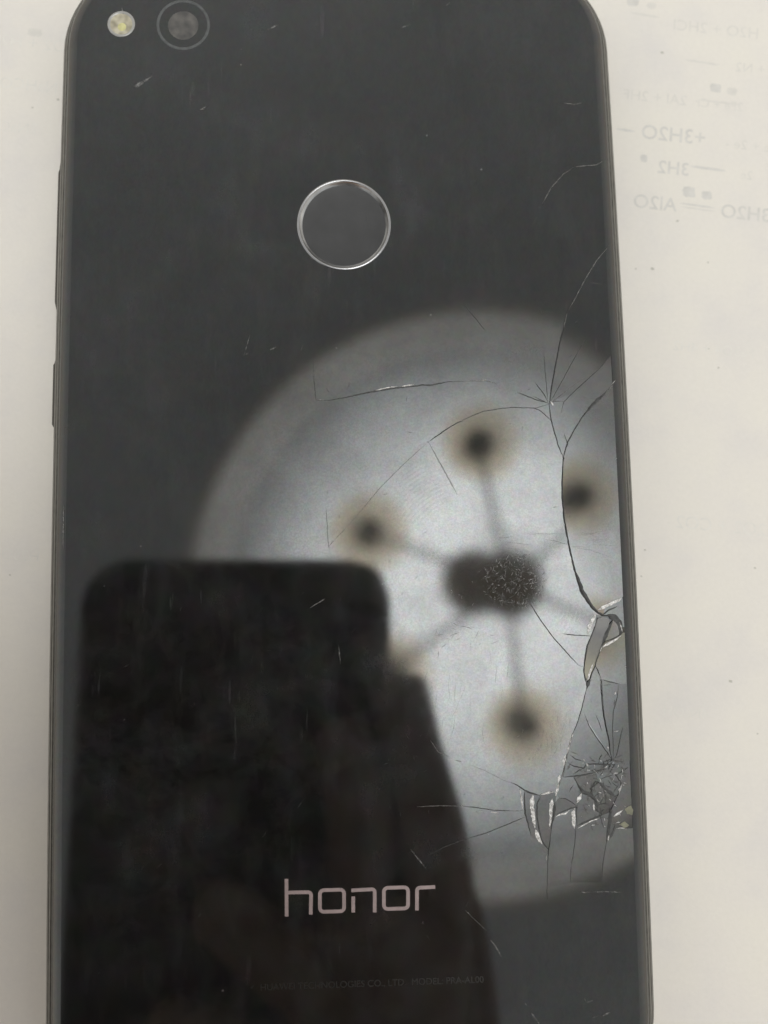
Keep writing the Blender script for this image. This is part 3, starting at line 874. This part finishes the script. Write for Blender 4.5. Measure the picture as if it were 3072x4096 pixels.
# yellowed adhesive showing where glass is gone
for pts in ([(2500, 3236), (2524, 3222), (2534, 3240), (2530, 3262), (2508, 3256)], [(2478, 3296), (2500, 3286), (2516, 3300), (2498, 3312)]):
    q = [P(u, v, ZG + 0.02) for u, v in densify(pts + [pts[0]], 8)[:-1]]
    q = [(x + random.uniform(-.06, .06), y + random.uniform(-.06, .06), z) for x, y, z in q]
    mesh('exposed_adhesive', list(reversed(q)), [tuple(range(len(q)))], M_GLUE, phone)
m_, nt_, b_ = mat('pale_yellowed_adhesive')
tc_ = N(nt_, 'ShaderNodeTexCoord')
sep = N(nt_, 'ShaderNodeSeparateXYZ')
nt_.links.new(tc_.outputs['Generated'], sep.inputs[0])
nz_ = N(nt_, 'ShaderNodeTexNoise', i_Scale=420.0, i_Detail=3.0)
nt_.links.new(tc_.outputs['Object'], nz_.inputs['Vector'])
nt_.links.new(ramp(nt_, math_(nt_, 'ADD', sep.outputs[1], math_(nt_, 'MULTIPLY', math_(nt_, 'SUBTRACT', nz_.outputs[0], 0.5), 0.5)),
                   [(0.0, (0.27, 0.26, 0.20)), (0.30, (0.22, 0.21, 0.155)), (0.52, (0.12, 0.118, 0.105)), (0.70, (0.10, 0.10, 0.105)), (1.0, (0.17, 0.17, 0.165))]), b_.inputs['Base Color'])
b_.inputs['Roughness'].default_value = 0.4
q = [P(u, v, ZG + 0.004) for u, v in reversed([(2384, 2478), (2412, 2466), (2432, 2474), (2438, 2488), (2428, 2525), (2416, 2553), (2407, 2583), (2395, 2616), (2383, 2646),
                                              (2378, 2664), (2366, 2690), (2354, 2722), (2343, 2712), (2338, 2688), (2340, 2652), (2346, 2616), (2352, 2583), (2364, 2553), (2372, 2531), (2379, 2505)])]
mesh('exposed_adhesive', q, [tuple(range(len(q)))], m_, phone)


# --- micro scratches ------------------------------------------------------------
def scatter(name, n, region, length, width, ang, m, seed, z=ZG + 0.01):
    random.seed(seed)
    V, Fc = [], []
    for _ in range(n):
        u, v = region()
        L = random.uniform(*length)
        a = math.radians(random.gauss(*ang))
        bend = random.uniform(-0.25, 0.25)
        pts = [(u + L * t * math.cos(a + bend * t), v + L * t * math.sin(a + bend * t)) for t in (0, 0.5, 1)]
        vs, fs = ribbon_geo(pts, random.uniform(*width), z, step=max(6, L / 5), rough=0.4, wob=0.3, lift=0.01)
        b = len(V)
        V += vs
        Fc += [tuple(i + b for i in f) for f in fs]
    o = mesh(name, conform(V), Fc, m, phone)
    o['kind'] = 'stuff'
    return o


def disc(u, v, r, sy=1.0):
    def f():
        a = random.uniform(0, 2 * math.pi)
        q = r * math.sqrt(random.random())
        return u + q * math.cos(a), v + q * math.sin(a) * sy
    return f


def box(u0, v0, u1, v1):
    return lambda: (random.uniform(u0, u1), random.uniform(v0, v1))


scatter('fine_scratches', 420, disc(2060, 2318, 128, 0.9), (5, 22), (2.0, 6), (110, 60), M_SCRATCH, 1)
scatter('fine_scratches', 35, disc(1900, 2330, 110, 0.8), (4, 14), (2, 4), (110, 60), M_SCRATCH, 11)
scatter('fine_scratches', 20, box(1700, 2560, 2050, 2900), (30, 120), (1.0, 1.8), (97, 5), M_FAINT, 2)
scatter('fine_scratches', 22, box(2150, 2850, 2290, 3000), (20, 60), (1.0, 1.8), (96, 6), M_FAINT, 3)
scatter('fine_scratches', 30, box(300, 100, 2380, 1200), (6, 30), (1.2, 2.4), (140, 40), M_FAINT, 4)
scatter('fine_scratches', 40, box(1150, 1200, 2300, 2400), (6, 26), (1.6, 3.0), (130, 40), M_CRACK, 5)
scatter('fine_scratches', 26, box(1500, 2650, 2150, 3300), (6, 22), (1.6, 3.2), (110, 30), M_CRACK, 6)
scatter('fine_scratches', 45, box(300, 2400, 2000, 4090), (6, 30), (1.2, 2.6), (130, 40), M_FAINT, 7)
scatter('fine_scratches', 34, box(2270, 3020, 2495, 3310), (5, 18), (2.5, 6), (70, 60), M_SCRATCH, 8, ZG + 0.03)
scatter('fine_scratches', 34, box(2330, 3040, 2492, 3310), (5, 18), (2.5, 6), (60, 60), M_CHIP, 28, ZG + 0.035)
scatter('fine_scratches', 26, box(2360, 3040, 2480, 3280), (24, 62), (2.5, 5), (60, 60), M_CRACK, 39, ZG + 0.02)
scatter('fine_scratches', 26, box(2290, 3020, 2490, 3300), (10, 36), (1.5, 3), (60, 70), M_CRACK, 9, ZG + 0.025)
scatter('crushed_glass', 60, box(2275, 3030, 2490, 3300), (12, 46), (3, 9), (35, 50), M_CRUSH, 19, ZG + 0.02)
scatter('fine_scratches', 14, box(1900, 2130, 2380, 2190), (60, 160), (1.2, 2.2), (4, 3), M_FAINT, 10)
scatter('fine_scratches', 24, box(1700, 2500, 2000, 2580), (10, 40), (1.5, 3), (160, 25), M_FAINT, 12)

# --- fingerprint sensor ---------------------------------------------------------
lathe('sensor_ring', FPX, FPY, [(5.95, ZG + 0.004), (5.86, ZG + 0.06), (5.76, ZG + 0.06), (5.69, ZG + 0.0)], M_RING, phone, 128)
lathe('sensor_wall', FPX, FPY, [(5.69, ZG), (5.58, ZG - 0.16), (5.30, ZG - 0.34)], M_WALL, phone, 128)
lathe('fingerprint_sensor', FPX, FPY, [(5.32, ZG - 0.33), (4.9, ZG - 0.36), (4.0, ZG - 0.40), (2.0, ZG - 0.44), (0.05, ZG - 0.45)], M_SENSOR, phone, 96, cap=True)

# --- camera and flash -------------------------------------------------------------
ccx, ccy = P(733, 99)[:2]
M_LRING = simple('grey_lens_ring', (0.080, 0.086, 0.088), 0.5, var=0.25, scale=1500)
M_LENS = simple('smudged_lens', (0.050, 0.046, 0.041), 0.35, 0, 1.9, var=0.75, scale=900)
cam_part = lathe('camera_lens', ccx, ccy, [(3.42, ZG + 0.003), (3.36, ZG + 0.02), (3.14, ZG + 0.02), (3.08, ZG + 0.003)], M_LRING, phone, 96)
lathe('lens_glass', ccx, ccy - 0.1, [(1.95, ZG + 0.004), (1.2, ZG + 0.012), (0.05, ZG + 0.014)], M_LENS, cam_part, 64, cap=True)
fx, fy = P(485, 96)[:2]
fl = lathe('flash', fx, fy, [(1.76, ZG + 0.003), (1.70, ZG + 0.07), (1.52, ZG + 0.07), (1.42, ZG + 0.0)], simple('bright_flash_rim', (0.36, 0.36, 0.35), 0.3, 0.3), phone, 64)
mfl, nt, b = mat('flash_reflector')
tc = N(nt, 'ShaderNodeTexCoord')
mp = N(nt, 'ShaderNodeMapping')
mp.inputs['Location'].default_value = (-fx * MM, -fy * MM, 0)
nt.links.new(tc.outputs['Object'], mp.inputs[0])
wv = N(nt, 'ShaderNodeTexNoise', i_Scale=900.0, i_Detail=1.0)
nt.links.new(mp.outputs[0], wv.inputs['Vector'])
nt.links.new(ramp(nt, wv.outputs[0], [(0.36, (0.28, 0.26, 0.19)), (0.5, (0.42, 0.385, 0.29)), (0.62, (0.52, 0.49, 0.38))]), b.inputs['Base Color'])
b.inputs['Roughness'].default_value = 0.3
lathe('flash_reflector', fx, fy, [(1.45, ZG - 0.0), (1.3, ZG + 0.004), (0.9, ZG + 0.006), (0.05, ZG + 0.007)], mfl, fl, 48, cap=True)
lx, ly = P(488, 108)[:2]
lathe('flash_diode', lx, ly, [(0.55, ZG + 0.010), (0.45, ZG + 0.03), (0.05, ZG + 0.04)], simple('yellow_phosphor', (0.55, 0.53, 0.26), 0.4, var=0.2, scale=1500), fl, 24, cap=True)


# --- side buttons -------------------------------------------------------------
def button(name, v0, v1):
    y0, y1 = P(230, v0, 4)[1], P(230, v1, 4)[1]
    vs, fs = [], []
    prof = [(0.6, 2.6), (-0.15, 2.75), (-0.46, 3.2), (-0.52, 4.0), (-0.45, 4.7), (-0.15, 5.15), (0.6, 5.3)]
    n = 16
    for i in range(n + 1):
        y = y0 + (y1 - y0) * i / n
        e = min(i, n - i) / n
        k = min(1, 0.15 + e * 16)
        kx = 1 - 0.0128 * ((y + 8) / 65) ** 2
        for d, z in prof:
            vs.append((XC - (WH * kx - (d if d > 0 else d * k)), y, z))
    m_ = len(prof)
    for i in range(n):
        for j in range(m_ - 1):
            a = i * m_ + j
            fs.append((a, a + m_, a + m_ + 1, a + 1))
    fs.append(tuple(range(m_)))
    fs.append(tuple(reversed([n * m_ + j for j in range(m_)])))
    return mesh(name, vs, fs, M_BUTTON, phone, True)


button('volume_button', 665, 1253)
button('power_button', 1449, 1718)

# --- writing ------------------------------------------------------------------
logo = bpy.data.objects.new('logo', None)
C.objects.link(logo)
logo.parent = phone
s2 = 2.212


def lp(pts):
    return [(1050 + x / s2, 3450 + y / s2) for x, y in pts]


def rr(x0, y0, x1, y1, r, sk=0):
    pts = []
    for cx, cy, a0 in ((x1 - r, y0 + r, -90), (x1 - r, y1 - r, 0), (x0 + r, y1 - r, 90), (x0 + r, y0 + r, 180)):
        for i in range(5):
            a = math.radians(a0 + 22.5 * i)
            pts.append((cx + r * math.cos(a), cy + r * math.sin(a) - (cx - x0) * sk))
    pts.append(pts[0])
    return pts


def arc(cx, cy, r, a0, a1, n=5):
    return [(cx + r * math.cos(math.radians(a0 + (a1 - a0) * i / n)), cy + r * math.sin(math.radians(a0 + (a1 - a0) * i / n))) for i in range(n + 1)]


letters = [
    [[(212, 145), (213, 300), (214, 478)], [(214, 267), (300, 264)] + arc(403, 290, 27, -90, 0) + [(428, 375), (427, 460)]],
    [rr(508, 246, 722, 437, 34, 0.03)],
    [[(803, 300), (803, 442)], [(786, 247), (880, 242)] + arc(968, 262, 25, -90, 0) + [(993, 350), (993, 442)]],
    [rr(1074, 225, 1288, 412, 34, 0.03)],
    [[(1366, 424), (1367, 330)] + arc(1394, 250, 27, 180, 270) + [(1460, 220), (1528, 216)]],
]
for L_ in letters:
    V, Fc = [], []
    for st in L_:
        vs, fs = ribbon_geo(lp(st), 14.5, ZG + 0.006, taper=False, rough=0.0, wob=0.0, step=4, lift=0.002)
        b0 = len(V)
        V += vs
        Fc += [tuple(i + b0 for i in f) for f in fs]
    mesh('letter', V, Fc, M_SILVER, logo)

cu = bpy.data.curves.new('maker_print', 'FONT')
cu.body = "HUAWEI TECHNOLOGIES CO., LTD.  MODEL: PRA-AL00"
cu.size = 1.0 * MM
o = bpy.data.objects.new('maker_print', cu)
C.objects.link(o)
me = bpy.data.meshes.new_from_object(o.evaluated_get(bpy.context.evaluated_depsgraph_get()))
bpy.data.objects.remove(o)
x0, y0, _ = P(1040, 3962)
x1, y1, _ = P(1935, 3930)
wtxt = max(v.co.x for v in me.vertices)
k = math.hypot(x1 - x0, y1 - y0) * MM / wtxt
me.transform(Matrix.Translation((x0 * MM, y0 * MM, (ZG + 0.006) * MM)) @ Matrix.Rotation(math.atan2(y1 - y0, x1 - x0), 4, 'Z') @ Matrix.Scale(k, 4))
me.materials.clear()
link('maker_print', me, M_PRINT, phone)

# ------------------------------------------------------------------ ceiling lamp (seen reflected in the glass)
ZF = 1.49
ZN = 1.09
lc = mirror_hit(1046, 1291, ZF)
le = mirror_hit(1046 - 645, 1291, ZF)
RL = abs(lc[0] - le[0])
lamp = thing('ceiling_lamp', 'round white ceiling lamp with six arms, mirrored in the glass of the cracked phone', 'lamp', (lc[0], lc[1], ZF))


def lat_m(name, cx, cy, prof, m, seg=64, cap=True, smooth=True):
    """lathe in metres, in the lamp's own space"""
    o = lathe(name, cx, cy, prof, m, lamp, seg, smooth, cap, 1.0)
    return o


lat_m('diffuser', 0, 0, [(RL * 0.985, 0.0), (RL * 0.8, -0.004), (RL * 0.5, -0.010), (RL * 0.2, -0.013), (0.001, -0.014)], lamp_material(RL), 128)
lat_m('rim', 0, 0, [(RL * 0.984, -0.002), (RL * 0.988, -0.012), (RL * 1.0, -0.014), (RL * 1.006, 0.01), (RL * 0.99, 0.04)], M_RIM, 128, cap=False)
lat_m('base_plate', 0, 0, [(RL * 0.99, 0.012), (RL * 0.99, 0.04), (0.001, 0.045)], M_RIM, 64)


def lw(u, v, z):
    q = mirror_hit(u, v, z)
    return q[0] - lc[0], q[1] - lc[1], z - ZF


hx, hy, hz = lw(1105, 1256, ZN)
gx, gy, gz = lw(1022, 1262, ZF - 0.03)
mx_, my_ = (hx + gx) / 2, (hy + gy) / 2
hx = gx = mx_
hy = gy = my_
lat_m('canopy', gx, gy, [(0.065, -0.012), (0.065, -0.035), (0.052, -0.05), (0.012, -0.055)], M_BRONZE)
lat_m('rod', gx, gy, [(0.008, -0.05), (0.008, hz + 0.02)], M_NICKEL, 16, cap=False)
lat_m('hub', hx, hy, [(0.010, hz + 0.03), (0.048, hz + 0.02), (0.052, hz + 0.0), (0.046, hz - 0.02), (0.001, hz - 0.028)], M_BRONZE)


def tube(name, pts, r, m, parent, seg=12, scale=1.0):
    vs, fs = [], []
    pts = [Vector(p) for p in pts]
    for i, p in enumerate(pts):
        t = (pts[min(i + 1, len(pts) - 1)] - pts[max(0, i - 1)]).normalized()
        a = t.orthogonal().normalized()
        if i:
            a = (prev - t * prev.dot(t)).normalized()
        prev = a
        b_ = t.cross(a)
        rr_ = r[i] if isinstance(r, (list, tuple)) else r
        for k in range(seg):
            q = 2 * math.pi * k / seg
            vs.append(tuple(p + a * rr_ * math.cos(q) + b_ * rr_ * math.sin(q)))
    for i in range(len(pts) - 1):
        for k in range(seg):
            j = (k + 1) % seg
            fs.append((i * seg + k, i * seg + j, (i + 1) * seg + j, (i + 1) * seg + k))
    fs.append(tuple(reversed(range(seg))))
    fs.append(tuple((len(pts) - 1) * seg + k for k in range(seg)))
    return mesh(name, vs, fs, m, parent, True, scale)


M_AMBER = amber_material()
for k in range(6):
    a = math.radians(38.8 + 60 * k)
    bx, by, bz = lw(1083 + 306 * math.cos(a), 1262 - 306 * math.sin(a), ZN)
    sx, sy = (bx - hx), (by - hy)
    tube('arm', [(hx + sx * t, hy + sy * t, hz + 0.015 * math.sin(math.pi * t)) for t in (0.12, 0.3, 0.5, 0.7, 0.85, 0.97)], 0.0048, M_NICKEL, lamp)
    sh = lat_m('glass_shade', bx, by, [(0.018, hz + 0.035), (0.034, hz + 0.03), (0.050, hz + 0.01), (0.059, hz - 0.02)], M_AMBER, 48, cap=False)
    so = lat_m('socket', bx, by, [(0.010, hz + 0.035), (0.022, hz + 0.03), (0.023, hz - 0.012), (0.016, hz - 0.022), (0.001, hz - 0.024)], M_SOCKET, 32)

# ------------------------------------------------------------------ the phone that takes the picture, and the hand holding it
hold = thing('camera_phone', 'dark phone held above the desk, mirrored as a black shape in the cracked glass', 'smartphone')
hold.matrix_world = CAMM
RX = mirror_local(845, 1350, 1)[0]
LX = mirror_local(166, 1400, 1)[0]
TY = mirror_local(600, 1207, 1)[1]


def slab(name, x0, y0, x1, y1, z0, z1, r, m, parent, bev=0.8):
    pts = []

    def ring(ins, z):
        o = []
        for cx, cy, a0 in ((x1 - r, y1 - r, 0), (x0 + r, y1 - r, 90), (x0 + r, y0 + r, 180), (x1 - r, y0 + r, 270)):
            for i in range(9):
                a = math.radians(a0 + 90 * i / 8)
                o.append((cx + (r - ins) * math.cos(a), cy + (r - ins) * math.sin(a), z))
        return o
    rings = [ring(bev, z0), ring(bev * 0.3, z0 + bev * 0.4), ring(0, z0 + bev), ring(0, z1 - bev), ring(bev, z1)]
    vs = [p for q in rings for p in q]
    n = 36
    fs = [tuple(reversed(range(n))), tuple(4 * n + i for i in range(n))]
    for k in range(4):
        for i in range(n):
            j = (i + 1) % n
            fs.append((k * n + i, k * n + j, (k + 1) * n + j, (k + 1) * n + i))
    return mesh(name, vs, fs, m, parent)


slab('body', LX, TY - 158, RX, TY, 1.0, 9.0, 11.5, M_PH, hold, 1.5)
cmd = slab('camera_plate', -17, -10.4, 6.2, 4.2, 0.55, 1.05, 6.5, M_PHG, hold, 0.15)
mesh_ring = lathe('lens_ring', -10, -0.6, [(3.6, 0.55), (3.4, 0.35), (2.9, 0.35), (2.7, 0.6)], M_SOCKET, cmd, 40)
slab('screen', LX + 2, TY - 155, RX - 2, TY - 3, 9.0, 9.1, 9.5, simple('phone_screen', (0.02, 0.02, 0.022), 0.1), hold, 0.02)

person = thing('person', 'hand in a dark sleeve holding the photographing phone, mirrored dark in the cracked glass', 'person')
person.matrix_world = CAMM


def skin_mesh(name, chains, m, parent, sub=2):
    """chains: lists of (x, y, z, r) in mm; chains after the first start at a vertex index given as int"""
    vs, es, rs = [], [], []
    for ch in chains:
        prev = None
        for p in ch:
            if isinstance(p, int):
                prev = p
                continue
            vs.append((p[0] * MM, p[1] * MM, p[2] * MM))
            rs.append(p[3] * MM)
            if prev is not None:
                es.append((prev, len(vs) - 1))
            prev = len(vs) - 1
    me = bpy.data.meshes.new(name)
    me.from_pydata(vs, es, [])
    o = link(name, me, m, parent)
    sk = o.modifiers.new('skin', 'SKIN')
    for i, r in enumerate(rs):
        me.skin_vertices[0].data[i].radius = (r, r)
        me.skin_vertices[0].data[i].use_root = (i == 0)
    sk.use_smooth_shade = True
    ss = o.modifiers.new('sub', 'SUBSURF')
    ss.levels = ss.render_levels = sub
    return o


def ml(u, v, z):
    q = mirror_local(u, v, z)
    return q[0], q[1], z


t0, t1, t2, t3 = ml(862, 1488, -6), ml(884, 1622, -8), ml(928, 1762, -9), ml(968, 1950, -6)
wr = ml(955, 2330, 2)
hand = skin_mesh('hand', [
    [(wr[0] - 6, wr[1] - 40, 14, 23), (wr[0] - 8, wr[1] - 8, 10, 21), (wr[0] - 12, wr[1] + 22, 4, 21), (t3[0] - 11, t3[1] - 14, 0, 18)],
    [3, (t3[0] - 1.5, t3[1], -2, 10.0), (t2[0], t2[1], -6, 8.6), (t1[0], t1[1], -7, 8.2), (t0[0], t0[1], -5, 8.0), (t0[0] - 0.6, t0[1] + 3.4, -4.6, 6.6)],
    [3, (t3[0] - 18, t3[1] + 3, -2, 10.5), (t3[0] - 19, t3[1] + 20, -8, 9), (t3[0] - 22, t3[1] + 33, -7, 8.2), (t3[0] - 25, t3[1] + 41, -4.5, 7)],
    [2, (t3[0] - 36, t3[1] - 16, -3, 10), (t3[0] - 42, t3[1] - 6, -8, 8.6), (t3[0] - 49, t3[1] - 1, -7, 7.8), (t3[0] - 56, t3[1] + 1, -4.5, 6.8)],
    [2, (t3[0] - 40, t3[1] - 34, -3, 9), (t3[0] - 50, t3[1] - 27, -8, 7.8), (t3[0] - 58, t3[1] - 24, -6, 7), (t3[0] - 65, t3[1] - 23, -3, 6)],
    [1, (wr[0] + 6, wr[1] + 12, 14, 12), (wr[0] + 4, wr[1] + 32, 18, 10), (wr[0] - 6, wr[1] + 50, 18.5, 9), (wr[0] - 18, wr[1] + 62, 17, 8)],
], M_SKIN, person)
tube('sleeve', [(wr[0] - 2, wr[1] - 32, 13), (wr[0] + 2, wr[1] - 70, 22), (wr[0] + 8, wr[1] - 160, 60), (wr[0] + 18, wr[1] - 260, 110)],
     [31, 36, 44, 52], M_SLEEVE, person, 32, MM)

# rest of the photographer, unseen: added to darken and warm the lower paper
Pi = CAMM.inverted()


def wl(x, y, z, r):
    q = Pi @ Vector((x, y, z))
    return q.x * 1000, q.y * 1000, q.z * 1000, r


skin_mesh('jacket', [
    [wl(-0.10, -0.50, -0.10, 150), wl(-0.10, -0.47, 0.10, 150), wl(-0.10, -0.44, 0.28, 150), wl(-0.10, -0.44, 0.40, 120), wl(-0.10, -0.44, 0.47, 55)],
    [2, wl(0.09, -0.44, 0.36, 62), wl(0.16, -0.36, 0.24, 50), wl(0.12, -0.27, 0.17, 44)],
    [2, wl(-0.29, -0.44, 0.36, 62), wl(-0.36, -0.38, 0.16, 50), wl(-0.33, -0.22, 0.05, 44)],
], M_SLEEVE, person)
skin_mesh('head', [[wl(-0.10, -0.43, 0.49, 55), wl(-0.10, -0.43, 0.56, 78), wl(-0.10, -0.43, 0.64, 88), wl(-0.10, -0.43, 0.70, 66)]], M_SKIN, person)
skin_mesh('hair', [[wl(-0.10, -0.47, 0.63, 88), wl(-0.10, -0.455, 0.70, 84), wl(-0.10, -0.45, 0.745, 60)]], simple('black_hair', (0.02, 0.018, 0.016), 0.6), person)
